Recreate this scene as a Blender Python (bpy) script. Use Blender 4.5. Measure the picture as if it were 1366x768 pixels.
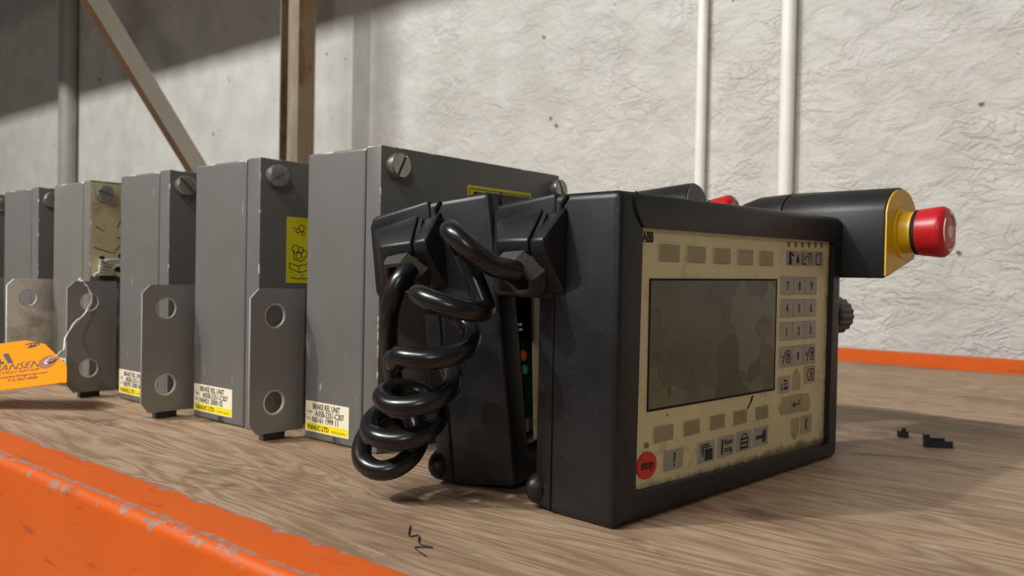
import bpy, bmesh, math, random
from mathutils import Matrix, Vector
random.seed(7)
sc = bpy.context.scene
for o in list(bpy.data.objects): bpy.data.objects.remove(o)
COL = sc.collection

# ------------------------------------------------------------------ camera
cam = bpy.data.cameras.new('camera'); cam.sensor_width = 36.0; cam.lens = 1110/1366*36
cam.clip_start = 0.01; cam.clip_end = 100
cam.dof.use_dof = True; cam.dof.focus_distance = 0.50; cam.dof.aperture_fstop = 15
co = bpy.data.objects.new('camera', cam); COL.objects.link(co)
right = Vector((0.7681247, 0.64002928, 0.01862701)); down = Vector((0.02401314, 0.00027585, -0.9997116))
fwd = Vector((-0.63984984, 0.76835047, -0.01515722))
m = Matrix.Identity(4)
for i in range(3): m[i][0] = right[i]; m[i][1] = -down[i]; m[i][2] = -fwd[i]
m.translation = (0, 0, 0.14)
co.matrix_world = m
sc.camera = co

# ------------------------------------------------------------------ world, lights, exposure
w = bpy.data.worlds.new('hall'); sc.world = w; w.use_nodes = True
w.node_tree.nodes['Background'].inputs[0].default_value = (0.93, 0.94, 0.95, 1)
w.node_tree.nodes['Background'].inputs[1].default_value = 0.19
def area(name, loc, target, size, power, col, size_y=None):
    l = bpy.data.lights.new(name, 'AREA'); l.shape = 'RECTANGLE' if size_y else 'DISK'; l.size = size; l.size_y = size_y or size; l.energy = power; l.color = col
    o = bpy.data.objects.new(name, l); COL.objects.link(o); o.location = loc
    o.rotation_euler = (Vector(target)-Vector(loc)).to_track_quat('-Z', 'Y').to_euler()
    return o
area('aisle_lamp_key', (-2.36, -2.6, 3.37), (-1.0, 0.6, 0.1), 0.14, 265, (1.0, 0.99, 0.97))
lr = area('aisle_fill_light', (-1.9, -2.6, 3.37), (-1.9, 0.6, 0.1), 4.0, 510, (1.0, 0.99, 0.96), .12)  # added soft fill light, no such fixture seen; softens the key's shadows
area('aisle_lamp_side', (4.2, -6.0, 3.3), (-0.3, 0.7, 0.1), 0.5, 200, (1.0, 0.95, 0.86))
sc.view_settings.view_transform = 'Standard'; sc.view_settings.look = 'None'
sc.view_settings.gamma = 1; sc.view_settings.use_curve_mapping = False
sc.view_settings.exposure = -1.32

# ------------------------------------------------------------------ helpers
S = 0.14                                   # metres per measuring unit
def tag(o, label=None, cat=None, group=None, kind=None):
    if label: o['label'] = label
    if cat: o['category'] = cat
    if group: o['group'] = group
    if kind: o['kind'] = kind
    return o
def empty(name, loc=(0, 0, 0), rot=(0, 0, 0)):
    o = bpy.data.objects.new(name, None); COL.objects.link(o); o.empty_display_size = .02
    o.location = loc; o.rotation_euler = rot; return o
def link(name, me, mat, parent=None):
    o = bpy.data.objects.new(name, me); COL.objects.link(o)
    if mat and not me.materials: me.materials.append(mat)
    if parent: o.parent = parent
    return o
def from_bm(name, bm, mat, parent=None, smooth=None):
    bmesh.ops.recalc_face_normals(bm, faces=bm.faces)
    me = bpy.data.meshes.new(name); bm.to_mesh(me); bm.free()
    if smooth is not None:
        for p in me.polygons: p.use_smooth = True
        me.set_sharp_from_angle(angle=math.radians(smooth))
    return link(name, me, mat, parent)
def bevel(bm, w, seg=2, ang=30):
    es = [e for e in bm.edges if len(e.link_faces) == 2 and e.calc_face_angle(0) > math.radians(ang)]
    if es: bmesh.ops.bevel(bm, geom=es, offset=w, segments=seg, profile=.5, affect='EDGES', clamp_overlap=True)
def bx(bm, lo, hi):
    r = bmesh.ops.create_cube(bm, size=1)
    for v in r['verts']:
        v.co = Vector([(lo[i]+hi[i])/2 + v.co[i]*(hi[i]-lo[i]) for i in range(3)])
    return r['verts']
def box(name, lo, hi, mat, parent=None, bev=0, seg=2):
    bm = bmesh.new(); bx(bm, lo, hi)
    if bev: bevel(bm, bev, seg)
    return from_bm(name, bm, mat, parent, 35 if bev else None)
def hull_prism(bm, poly, f, a, b):
    """extrude polygon (list of 2D) between parameters a,b; f(p,q,t)->3D"""
    A = [bm.verts.new(f(p, q, a)) for p, q in poly]; B = [bm.verts.new(f(p, q, b)) for p, q in poly]
    n = len(poly); bm.faces.new(A); bm.faces.new(B[::-1])
    for i in range(n): bm.faces.new((A[i], B[i], B[(i+1) % n], A[(i+1) % n]))
def prism(name, poly, f, a, b, mat, parent=None, bev=0, seg=2, ang=30, smooth=35):
    bm = bmesh.new(); hull_prism(bm, poly, f, a, b)
    bmesh.ops.recalc_face_normals(bm, faces=bm.faces)
    if bev: bevel(bm, bev, seg, ang)
    return from_bm(name, bm, mat, parent, smooth)
def tube_bm(bm, pts, r, n=12, closed=False):
    pts = [Vector(p) for p in pts]; rings = []; N = len(pts)
    t0 = (pts[1]-pts[0]).normalized(); up = Vector((0, 0, 1)) if abs(t0.z) < .9 else Vector((1, 0, 0))
    nx = t0.cross(up).normalized()
    for i, p in enumerate(pts):
        a = pts[i-1] if i else pts[0]; b = pts[i+1] if i < N-1 else pts[-1]
        t = (b-a).normalized(); nx = (nx-t*nx.dot(t)).normalized(); ny = t.cross(nx)
        rr = r[i] if isinstance(r, (list, tuple)) else r
        rings.append([bm.verts.new(p+(nx*math.cos(2*math.pi*k/n)+ny*math.sin(2*math.pi*k/n))*rr) for k in range(n)])
    for i in range(N-1):
        for k in range(n):
            bm.faces.new((rings[i][k], rings[i][(k+1) % n], rings[i+1][(k+1) % n], rings[i+1][k]))
    bm.faces.new(rings[0][::-1]); bm.faces.new(rings[-1])
def tube(name, pts, r, mat, parent=None, n=12):
    bm = bmesh.new(); tube_bm(bm, pts, r, n); return from_bm(name, bm, mat, parent, 50)
def smooth_path(P, k=8):
    P = [Vector(p) for p in P]; out = []
    for i in range(len(P)-1):
        a, b, c, d = P[max(i-1, 0)], P[i], P[i+1], P[min(i+2, len(P)-1)]
        for j in range(k):
            t = j/k
            out.append(.5*((2*b)+(c-a)*t+(2*a-5*b+4*c-d)*t*t+(3*b-a-3*c+d)*t**3))
    out.append(P[-1]); return out
def lathe_bm(bm, prof, M, n=32, a0=0.0):
    """prof: (radius, axial) list; axis = local z of M"""
    rings = []
    for r, z in prof:
        if r < 1e-7: rings.append([bm.verts.new(M @ Vector((0, 0, z)))])
        else: rings.append([bm.verts.new(M @ Vector((r*math.cos(a0+2*math.pi*k/n), r*math.sin(a0+2*math.pi*k/n), z))) for k in range(n)])
    for A, B in zip(rings, rings[1:]):
        for k in range(n):
            q = [A[k % len(A)], A[(k+1) % len(A)], B[(k+1) % len(B)], B[k % len(B)]]
            q = [v for i, v in enumerate(q) if v not in q[:i]]
            if len(q) > 2: bm.faces.new(q)
def lathe(name, prof, M, mat, parent=None, n=32, smooth=35, a0=0.0):
    bm = bmesh.new(); lathe_bm(bm, prof, M, n, a0); return from_bm(name, bm, mat, parent, smooth)
def frame(o, ex, ey, ez=None):
    ex, ey = Vector(ex).normalized(), Vector(ey).normalized(); ez = ex.cross(ey)
    M = Matrix.Identity(4)
    for i in range(3): M[i][0] = ex[i]; M[i][1] = ey[i]; M[i][2] = ez[i]
    M.translation = o; return M
def flat(name, polys, M, mat, parent=None, t=.0003):
    """thin raised shapes: polygons given in the plane of M, thickness t along its normal"""
    bm = bmesh.new()
    for poly in polys: hull_prism(bm, poly, lambda p, q, z: M @ Vector((p, q, z)), 0, t)
    return from_bm(name, bm, mat, parent)
def rect(x0, y0, x1, y1): return [(x0, y0), (x1, y0), (x1, y1), (x0, y1)]
def ring_poly(cx, cy, r0, r1, n=24, a0=0, a1=2*math.pi):
    out = []
    for k in range(n):
        p, q = a0+(a1-a0)*k/n, a0+(a1-a0)*(k+1)/n
        out.append([(cx+r0*math.cos(p), cy+r0*math.sin(p)), (cx+r1*math.cos(p), cy+r1*math.sin(p)),
                    (cx+r1*math.cos(q), cy+r1*math.sin(q)), (cx+r0*math.cos(q), cy+r0*math.sin(q))])
    return out
def strokes(lines, wd):
    out = []
    for L in lines:
        for (x0, y0), (x1, y1) in zip(L, L[1:]):
            dx, dy = x1-x0, y1-y0; l = math.hypot(dx, dy) or 1e-9; nx, ny = -dy/l*wd/2, dx/l*wd/2
            out.append([(x0+nx, y0+ny), (x0-nx, y0-ny), (x1-nx, y1-ny), (x1+nx, y1+ny)])
    return out
def text_into(bm, body, size, M, sx=1.0, align='LEFT', t=.00006, bold=0, fit=None):
    cu = bpy.data.curves.new('txt', 'FONT'); cu.body = body; cu.size = size; cu.align_x = align
    cu.extrude = t; cu.offset = bold; cu.resolution_u = 3
    o = bpy.data.objects.new('txt', cu); COL.objects.link(o)
    dg = bpy.context.evaluated_depsgraph_get(); me = bpy.data.meshes.new_from_object(o.evaluated_get(dg))
    if fit: sx = fit/max(1e-6, max(v.co.x for v in me.vertices)-min(v.co.x for v in me.vertices))
    me.transform(M @ Matrix.Diagonal((sx, 1, 1, 1))); bm.from_mesh(me)
    bpy.data.objects.remove(o); bpy.data.curves.remove(cu); bpy.data.meshes.remove(me)
def lettering(items, mat, parent, name='lettering'):
    bm = bmesh.new()
    for it in items: text_into(bm, *it[:3], **(it[3] if len(it) > 3 else {}))
    me = bpy.data.meshes.new(name); bm.to_mesh(me); bm.free(); return link(name, me, mat, parent)
def holed_plate(outline, holes, t):
    """2D plate with round holes -> mesh in XY, thickness 2*t about z=0"""
    cu = bpy.data.curves.new('pl', 'CURVE'); cu.dimensions = '2D'; cu.fill_mode = 'BOTH'; cu.extrude = t
    def add(pts):
        s = cu.splines.new('POLY'); s.points.add(len(pts)-1); s.use_cyclic_u = True
        for p, (x, y) in zip(s.points, pts): p.co = (x, y, 0, 1)
    add(outline)
    for cx, cy, r in holes: add([(cx+r*math.cos(2*math.pi*k/28), cy-r*math.sin(2*math.pi*k/28)) for k in range(28)])
    o = bpy.data.objects.new('pl', cu); COL.objects.link(o)
    dg = bpy.context.evaluated_depsgraph_get(); me = bpy.data.meshes.new_from_object(o.evaluated_get(dg))
    bpy.data.objects.remove(o); bpy.data.curves.remove(cu); me.materials.clear(); return me

# ------------------------------------------------------------------ materials
def srgb(r, g, b):
    f = lambda c: (c/255/12.92) if c/255 <= .04045 else ((c/255+.055)/1.055)**2.4
    return (f(r), f(g), f(b), 1)
class NT:
    def __init__(s, name):
        s.m = bpy.data.materials.new(name); s.m.use_nodes = True; s.t = s.m.node_tree; s.n = s.t.nodes; s.b = s.n['Principled BSDF']
    def add(s, typ, **kw):
        n = s.n.new(typ)
        for k, v in kw.items():
            if k[0] == 'i' and k[1:].isdigit(): n.inputs[int(k[1:])].default_value = v
            else: setattr(n, k, v)
        return n
    def l(s, a, b): s.t.links.new(a, b)
    def coords(s, scale=(1, 1, 1), kind='Object', rot=(0, 0, 0)):
        tc = s.add('ShaderNodeTexCoord'); mp = s.add('ShaderNodeMapping'); mp.inputs['Scale'].default_value = scale
        mp.inputs['Rotation'].default_value = rot; s.l(tc.outputs[kind], mp.inputs[0]); return mp.outputs[0]
    def noise(s, vec, scale, detail=4, rough=.55, dist=0):
        n = s.add('ShaderNodeTexNoise'); n.inputs['Scale'].default_value = scale; n.inputs['Detail'].default_value = detail
        n.inputs['Roughness'].default_value = rough; n.inputs['Distortion'].default_value = dist
        s.l(vec, n.inputs['Vector']); return n.outputs[0]
    def ramp(s, fac, stops):
        r = s.add('ShaderNodeValToRGB'); e = r.color_ramp.elements
        e[0].position, e[0].color = stops[0]; e[1].position, e[1].color = stops[-1]
        for p, c in stops[1:-1]: x = e.new(p); x.color = c
        s.l(fac, r.inputs[0]); return r.outputs[0]
    def mask(s, fac, a, b):
        return s.ramp(fac, [(a, (0, 0, 0, 1)), (b, (1, 1, 1, 1))])
    def mix(s, fac, a, b, mode='MIX'):
        n = s.add('ShaderNodeMix', data_type='RGBA', blend_type=mode)
        for i, v in ((0, fac), (6, a), (7, b)):
            if isinstance(v, (float, int)) and i: v = (v, v, v, 1)
            if isinstance(v, (tuple, float, int)): n.inputs[i].default_value = v
            else: s.l(v, n.inputs[i])
        return n.outputs[2]
    def math(s, op, a, b=0.0, c=0.0):
        n = s.add('ShaderNodeMath', operation=op)
        for i, v in enumerate((a, b, c)):
            if isinstance(v, (float, int)): n.inputs[i].default_value = v
            else: s.l(v, n.inputs[i])
        return n.outputs[0]
    def bump(s, h, strength, dist):
        n = s.add('ShaderNodeBump'); n.inputs['Strength'].default_value = strength; n.inputs['Distance'].default_value = dist
        s.l(h, n.inputs['Height']); s.l(n.outputs[0], s.b.inputs['Normal'])
    def out(s, col=None, rough=None, metal=None, spec=None):
        for k, v in (('Base Color', col), ('Roughness', rough), ('Metallic', metal), ('Specular IOR Level', spec)):
            if v is None: continue
            if isinstance(v, (tuple, float, int)): s.b.inputs[k].default_value = v
            else: s.l(v, s.b.inputs[k])
        return s.m
def plain(name, col, rough=.5, metal=0., var=.12, scale=40, bump=0., bscale=300, spec=None):
    t = NT(name); v = t.coords(); n = t.noise(v, scale)
    c = t.mix(t.mask(n, .3, .7), tuple(x*(1-var) for x in col[:3])+(1,), tuple(min(1, x*(1+var)) for x in col[:3])+(1,))
    if bump: t.bump(t.noise(v, bscale, 3), bump, .0006)
    return t.out(c, rough, metal, spec)

def m_wall():
    t = NT('painted_crinkled_wall'); v = t.coords()
    n1 = t.noise(v, 1.3, 5); n2 = t.noise(v, 9, 6, .6)
    c = t.mix(n1, srgb(186, 185, 177), srgb(204, 202, 194))
    c = t.mix(t.mask(n2, .35, .75), c, srgb(214, 213, 206))
    sp = t.noise(t.coords((1, 1, 1), rot=(.3, .7, .2)), 23, 2)
    c = t.mix(t.mask(sp, .735, .76), c, srgb(110, 98, 84))
    # creases: a few long soft folds and shallow undulation
    def ridge(vec, sc_, det, wd, dist):
        n = t.noise(vec, sc_, det, .45, dist); d = t.math('ABSOLUTE', t.math('SUBTRACT', n, .5)); return t.mask(d, 0.0, wd)
    r1 = ridge(t.coords((1, 1, 1.7), rot=(0, .55, 0)), 5.5, 4, .028, 2.2)
    r2 = ridge(t.coords((1.0, 1, 2.0), rot=(0, -.4, 0)), 11, 4, .04, 1.6)
    gate = t.mask(t.noise(t.coords((1, 1, 1), rot=(1, 0, .4)), 6, 3), .42, .62)
    h = t.math('MULTIPLY', t.math('ADD', t.math('MULTIPLY', r1, .30), t.math('MULTIPLY', r2, .26)), gate)
    h = t.math('ADD', h, t.math('MULTIPLY', t.noise(t.coords((1, 1, 1.5), rot=(0, .3, 0)), 15, 7, .62, 1.3), 1.5))
    # smooth board further to the left: relief fades out
    sx = t.add('ShaderNodeSeparateXYZ'); t.l(t.coords(), sx.inputs[0])
    mr = t.add('ShaderNodeMapRange'); t.l(sx.outputs[0], mr.inputs[0]); mr.inputs[1].default_value = -2.15; mr.inputs[2].default_value = -1.75
    mr.inputs[3].default_value = .12; mr.inputs[4].default_value = 1
    h = t.math('MULTIPLY', h, mr.outputs[0])
    t.bump(h, .85, .006)
    return t.out(c, .55)
def m_plywood():
    t = NT('worn_plywood')
    a = t.coords((1.0, 7.0, 1), rot=(0, 0, .06))
    ring = t.noise(a, 2.6, 3, .5, .5)
    lines = t.math('FRACT', t.math('MULTIPLY', ring, 17.0))
    lines = t.mask(t.math('ABSOLUTE', t.math('SUBTRACT', lines, .5)), .05, .5)
    fine = t.noise(t.coords((8, 190, 1), rot=(0, 0, .06)), 3, 4, .6)
    big = t.noise(t.coords((1, 2.4, 1)), 3.4, 5, .6)
    c = t.mix(t.mask(lines, .0, 1.), srgb(178, 153, 126), srgb(146, 118, 92))
    c = t.mix(t.math('MULTIPLY', t.mask(fine, .45, .7), .55), c, srgb(104, 80, 60))
    c = t.mix(t.math('MULTIPLY', t.mask(big, .48, .66), .50), c, srgb(108, 84, 64))
    st = t.noise(t.coords((1, 2.2, 1), rot=(0, 0, .3)), 9, 5, .7, .6)
    c = t.mix(t.math('MULTIPLY', t.mask(st, .58, .70), .75), c, srgb(74, 56, 42))
    pale = t.noise(t.coords((1, 3, 1)), 21, 4, .7)
    c = t.mix(t.math('MULTIPLY', t.mask(pale, .60, .72), .45), c, srgb(200, 182, 160))
    t.bump(t.math('ADD', t.math('MULTIPLY', fine, .7), t.math('MULTIPLY', lines, .4)), .35, .0012)
    return t.out(c, .62)
def m_orange():
    t = NT('worn_orange_paint'); v = t.coords()
    c = t.mix(t.noise(v, 12, 5), srgb(204, 84, 10), srgb(218, 96, 16))
    sm = t.noise(t.coords((3, 14, 14), rot=(0, 0, .3)), 7, 5, .65)
    c = t.mix(t.math('MULTIPLY', t.mask(sm, .60, .72), .6), c, srgb(120, 66, 40))
    # wear along the folded edge: read from distance to the edge line
    sx = t.add('ShaderNodeSeparateXYZ'); t.l(t.coords(), sx.inputs[0])
    e = t.math('ADD', t.math('ABSOLUTE', sx.outputs[1]), t.math('ABSOLUTE', sx.outputs[2]))
    e2 = t.math('ADD', t.math('ABSOLUTE', t.math('SUBTRACT', sx.outputs[1], .0345)), t.math('ABSOLUTE', sx.outputs[2]))
    n = t.noise(t.coords((1, 2, 2)), 42, 6, .72)
    w1 = t.mask(t.math('ADD', n, t.math('MULTIPLY', e, -17.0)), .47, .51)
    w2 = t.mask(t.math('ADD', n, t.math('MULTIPLY', e2, -45.0)), .40, .46)
    e3 = t.math('ADD', t.math('ABSOLUTE', t.math('SUBTRACT', sx.outputs[1], .0065)), t.math('MULTIPLY', t.math('ABSOLUTE', sx.outputs[2]), 2.0))
    w3 = t.mask(t.math('ADD', t.noise(t.coords((1, 3, 3)), 55, 6, .75), t.math('MULTIPLY', e3, -75.0)), .38, .43)
    w_ = t.math('MAXIMUM', w1, t.math('MAXIMUM', w2, w3))
    c = t.mix(w_, c, t.mix(t.noise(v, 160, 3), srgb(96, 74, 66), srgb(196, 150, 128)))
    t.bump(t.math('ADD', t.math('MULTIPLY', w_, -.6), t.math('MULTIPLY', t.noise(v, 260, 3), .4)), .35, .0006)
    return t.out(c, t.mix(w_, .42, .6))
def m_grey(name, base, dirt, amount, seed):
    t = NT(name); v = t.coords((1, 1, 1), rot=(seed, seed*.7, seed*1.3))
    n = t.noise(v, 22, 5); c = t.mix(n, tuple(x*.86 for x in base[:3])+(1,), tuple(x*1.12 for x in base[:3])+(1,))
    d = t.noise(v, 9, 6, .65, .4)
    c = t.mix(t.math('MULTIPLY', t.mask(d, .52, .66), amount), c, dirt)
    sc_ = t.noise(t.coords((30, 30, 3), rot=(seed, .3, 0)), 9, 2)
    c = t.mix(t.math('MULTIPLY', t.mask(sc_, .735, .75), .6), c, srgb(188, 186, 180))
    t.bump(t.noise(v, 900, 2), .12, .0003)
    return t.out(c, t.mix(d, .34, .52))
def m_black():
    t = NT('scuffed_black_plastic'); v = t.coords()
    n = t.noise(v, 16, 6, .65); c = t.mix(t.mask(n, .35, .75), srgb(19, 20, 22), srgb(36, 37, 39))
    d = t.noise(v, 240, 4, .7); c = t.mix(t.math('MULTIPLY', t.mask(d, .63, .76), .35), c, srgb(110, 106, 98))
    t.bump(t.noise(v, 1300, 2), .25, .00025)
    return t.out(c, t.mix(n, .34, .52), spec=.45)
def m_cream():
    t = NT('yellowed_panel'); v = t.coords()
    n = t.noise(v, 18, 6, .62); c = t.mix(n, srgb(206, 194, 146), srgb(224, 214, 172))
    d = t.noise(v, 42, 7, .75, .3); c = t.mix(t.math('MULTIPLY', t.mask(d, .55, .72), .6), c, srgb(134, 118, 76))
    # grime gathered along the lower and right rim of the panel
    sx = t.add('ShaderNodeSeparateXYZ'); t.l(t.coords(), sx.inputs[0])
    e = t.math('SUBTRACT', sx.outputs[2], .0165); n3 = t.noise(v, 120, 5, .7)
    g = t.mask(t.math('SUBTRACT', n3, t.math('MULTIPLY', e, 75.0)), .30, .62)
    e2 = t.math('SUBTRACT', .279, sx.outputs[1])
    g2 = t.mask(t.math('SUBTRACT', n3, t.math('MULTIPLY', e2, 42.0)), .32, .66)
    c = t.mix(t.math('MULTIPLY', t.math('MAXIMUM', g, g2), .8), c, srgb(62, 52, 32))
    k = t.noise(v, 75, 3, .5); c = t.mix(t.mask(k, .745, .765), c, srgb(48, 42, 30))
    return t.out(c, .38)
def m_screen():
    t = NT('grimy_glare_display'); v = t.coords((1, 1, 1.25))
    n = t.noise(v, 20, 5, .6, .7); c = t.mix(t.mask(n, .3, .7), srgb(66, 68, 50), srgb(96, 97, 76))
    nz = t.add('ShaderNodeTexNoise'); nz.inputs['Scale'].default_value = 30; t.l(v, nz.inputs['Vector'])
    vv = t.mix(.05, t.coords((1, 1, .8), rot=(.5, 0, 0)), nz.outputs[1])
    vo = t.add('ShaderNodeTexVoronoi'); vo.inputs['Scale'].default_value = 30; t.l(vv, vo.inputs[0])
    sx = t.add('ShaderNodeSeparateColor'); t.l(vo.outputs['Color'], sx.inputs[0])
    c = t.mix(t.math('MULTIPLY', t.mask(sx.outputs[0], .55, .60), .45), c, srgb(122, 120, 98))  # pale blotches: grime together with screen glare painted into the colour
    c = t.mix(t.math('MULTIPLY', t.mask(sx.outputs[1], .62, .66), .5), c, srgb(48, 48, 34))
    d = t.noise(t.coords((1, 2.5, .8), rot=(.1, 0, 0)), 45, 5, .7, .8)
    c = t.mix(t.math('MULTIPLY', t.mask(d, .60, .66), .75), c, srgb(36, 36, 24))
    return t.out(c, t.mix(n, .20, .38))
def m_steel(name, a, b, rust):
    t = NT(name); v = t.coords(); n = t.noise(v, 7, 6, .65)
    c = t.mix(n, a, b); d = t.noise(t.coords((1, 1, .35), rot=(0, 0, .4)), 11, 6, .7)
    c = t.mix(t.math('MULTIPLY', t.mask(d, .47, .60), rust), c, srgb(104, 70, 44))
    return t.out(c, .5, .0)

M_WALL = m_wall(); M_PLY = m_plywood(); M_OR = m_orange(); M_BLACK = m_black(); M_CREAM = m_cream(); M_SCREEN = m_screen()
GREY = srgb(108, 107, 103)
M_GREYS = [m_grey('grey_box_paint', GREY, srgb(98, 95, 88), .35, .1*i) for i in range(4)]
def m_edge(name, base):
    t = NT(name); n = t.noise(t.coords((1, 1, 1)), 60, 5, .7)
    return t.out(t.mix(t.mask(n, .55, .62), tuple(x*1.2 for x in base[:3])+(1,), srgb(214, 212, 204)), .4)
M_EDGE = m_edge('worn_paint_edge', GREY)
M_WORN = m_grey('weathered_box_paint', srgb(118, 116, 108), srgb(148, 140, 120), .7, 2.1)
M_BEIGE = m_grey('stained_beige_paint', srgb(226, 212, 172), srgb(150, 134, 98), .7, 3.3)
M_PALE = m_grey('chalky_pale_paint', srgb(244, 240, 230), srgb(160, 150, 138), .8, 1.7)
M_BRK = m_grey('grey_bracket_paint', srgb(146, 145, 142), srgb(120, 120, 121), .4, 5.3)
M_METAL = plain('scratched_steel', srgb(176, 174, 168), .32, .85, .2, 90)
M_RIM = plain('bare_metal_rim', srgb(206, 204, 198), .35, .6, .2, 120)
M_POST = m_steel('grey_rusty_upright', srgb(172, 164, 146), srgb(150, 138, 116), .35)
M_BRACE = m_steel('grey_brace_steel', srgb(188, 185, 176), srgb(170, 165, 154), .12)
M_RUST = m_steel('rusty_flange_steel', srgb(98, 72, 46), srgb(120, 96, 66), .8)
M_RUSTP = m_steel('rust_stained_upright', srgb(146, 130, 98), srgb(122, 94, 62), 1.0)
M_COND = plain('white_conduit', srgb(246, 245, 238), .35, 0, .05, 8)
M_PIPE = plain('grey_wall_pipe', srgb(150, 148, 142), .5, 0, .12, 9)
M_CORD = plain('glossy_black_cord', srgb(24, 24, 25), .27, 0, .25, 60, spec=.55)
M_RUB = plain('dusty_rubber', srgb(62, 57, 50), .8, 0, .3, 120, .5, 500)
M_GROOVE = plain('dark_seam', srgb(9, 9, 9), .8, 0, .1)
M_LABEL = plain('cream_label_paper', srgb(238, 230, 204), .5, 0, .05, 60)
M_LYEL = plain('label_yellow', srgb(244, 222, 22), .5, 0, .04, 60)
M_INK = plain('black_ink', srgb(30, 28, 26), .6, 0, .1)
M_INKG = plain('grey_ink', srgb(122, 118, 108), .6, 0, .1)
M_WARN = plain('warning_yellow', srgb(255, 238, 36), .4, 0, .05, 50)
M_KEY = plain('grey_key', srgb(158, 154, 140), .45, 0, .08, 70)
M_KEYT = plain('tan_key', srgb(164, 150, 112), .45, 0, .1, 70)
M_SOFT = plain('soft_key_print', srgb(186, 176, 136), .45, 0, .08, 90)
M_SOFTL = plain('soft_key_lines', srgb(128, 120, 92), .5, 0, .1, 90)
M_RED = plain('red_button', srgb(190, 26, 34), .36, 0, .14, 60)
M_STOP = plain('red_key', srgb(208, 46, 40), .42, 0, .06, 60)
M_YEL = plain('estop_yellow', srgb(222, 178, 26), .42, 0, .1, 40)
M_WHITE = plain('white_print', srgb(228, 208, 196), .5, 0, .05)
M_TAG = plain('orange_tag_card', srgb(246, 146, 0), .75, 0, .03, 20, spec=.15)
M_TAGE = plain('tag_reinforcement', srgb(150, 78, 40), .6, 0, .15, 90)
M_STR = plain('white_string', srgb(226, 222, 214), .7, 0, .1, 200)
M_PCB = plain('green_circuit_board', srgb(22, 70, 44), .4, 0, .25, 120)
M_PCBE = plain('pcb_rim', srgb(150, 158, 112), .5)
M_ORC = plain('orange_capacitor', srgb(226, 112, 24), .4)
M_GRC = plain('green_capacitor', srgb(84, 160, 120), .4)
M_CONC = plain('concrete_floor', srgb(126, 122, 116), .7, 0, .15, 3)
M_UP = plain('upper_board', srgb(150, 124, 96), .7, 0, .2, 6)
M_GREYD = plain('dark_grey_plastic', srgb(70, 68, 66), .55, 0, .15, 40)
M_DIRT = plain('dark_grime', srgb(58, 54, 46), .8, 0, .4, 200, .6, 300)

# ------------------------------------------------------------------ setting
def struct(o): o['kind'] = 'structure'; return o
struct(box('wall_back', (-9, 1.75, -1.0), (4, 1.85, 4.5), M_WALL))
struct(box('floor', (-9, -7, -1.05), (6, 1.75, -1.0), M_CONC))

# shelf board and beams
box_ = box('plywood_shelf', (-2.05, .2322, -.016), (1.25, 1.505, 0), M_PLY, None, .0008, 1)
tag(box_, 'weathered plywood shelf board with wavy grain under all the boxes', 'shelf')
def beam(name, y, sign, ztop, label):
    R_ = .006; pts = []
    for k in range(6):
        a = math.pi*k/10; pts.append((R_-R_*math.cos(a), -R_+R_*math.sin(a)))
    poly = [(0, -.11)]+pts+[(.0345, 0), (.0345, -.034), (.06, -.034), (.06, -.11)]
    bm = bmesh.new(); hull_prism(bm, poly, lambda p, q, x: Vector((x, p*sign, q)), -2.06, 1.3)
    o = from_bm(name, bm, M_OR, None, 25); o.location = (0, y, ztop); return tag(o, label, 'beam')
beam('shelf_beam', .1955, 1, .0195, 'orange steel rack beam with chipped edge along the front of the shelf')
beam('shelf_beam', 1.5405, -1, .0215, 'orange steel rack beam at the back of the shelf by the wall')

# upright frame (only its rear post and brace come into view; the front post stands left of the view)
uf = empty('rack_upright_frame', (-2.12, 0, -1.0))
tag(uf, 'rusty grey rack upright with a diagonal brace, behind the grey boxes', 'rack upright')
def post(y, open_side):
    # roll-formed column with a deep slot in the left half of its front face
    w_, d_ = .078, .080
    h, k = w_/2, d_/2
    poly = [(-h, -k), (-h+.003, -k), (-h+.003, k-.02), (-.004, k-.02), (-.004, -k+.006), (.002, -k), (h-.010, -k), (h, -k+.010), (h, k-.012), (h-.012, k), (-h, k)]
    bm = bmesh.new(); hull_prism(bm, poly, lambda p, q, z: Vector((p, y+q, z)), 0, 4.2)
    o = from_bm('post', bm, M_POST, uf); o.data.materials.append(M_RUSTP)
    for p in o.data.polygons: p.material_index = 1 if p.normal.x > .9 else 0
    return o
post(1.52, 1); post(.225, 1)
# brace: channel between rear post (low) and front post (high), in the plane of the frame
a = Vector((0, 1.49, 1.008)); b = Vector((0, .25, 2.721))
dr = (b-a).normalized(); nrm = Vector((1, 0, 0)); sd = dr.cross(nrm).normalized()
Wb = .044
for nm, mt, lo_s, hi_s, lo_n, hi_n in (('brace', M_BRACE, -Wb/2, Wb/2, .012, .015), ('brace_flange', M_RUST, -Wb/2, -Wb/2+.003, -.022, .0115), ('brace_flange', M_RUST, Wb/2-.003, Wb/2, -.022, .0115)):
    bm = bmesh.new(); vs = []
    for e in (a, b):
        for s_, n_ in ((lo_s, lo_n), (hi_s, lo_n), (hi_s, hi_n), (lo_s, hi_n)): vs.append(bm.verts.new(e+sd*s_+nrm*n_))
    for f in ((0, 1, 2, 3), (7, 6, 5, 4), (0, 4, 5, 1), (1, 5, 6, 2), (2, 6, 7, 3), (3, 7, 4, 0)): bm.faces.new([vs[i] for i in f])
    from_bm(nm, bm, mt, uf)
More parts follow.
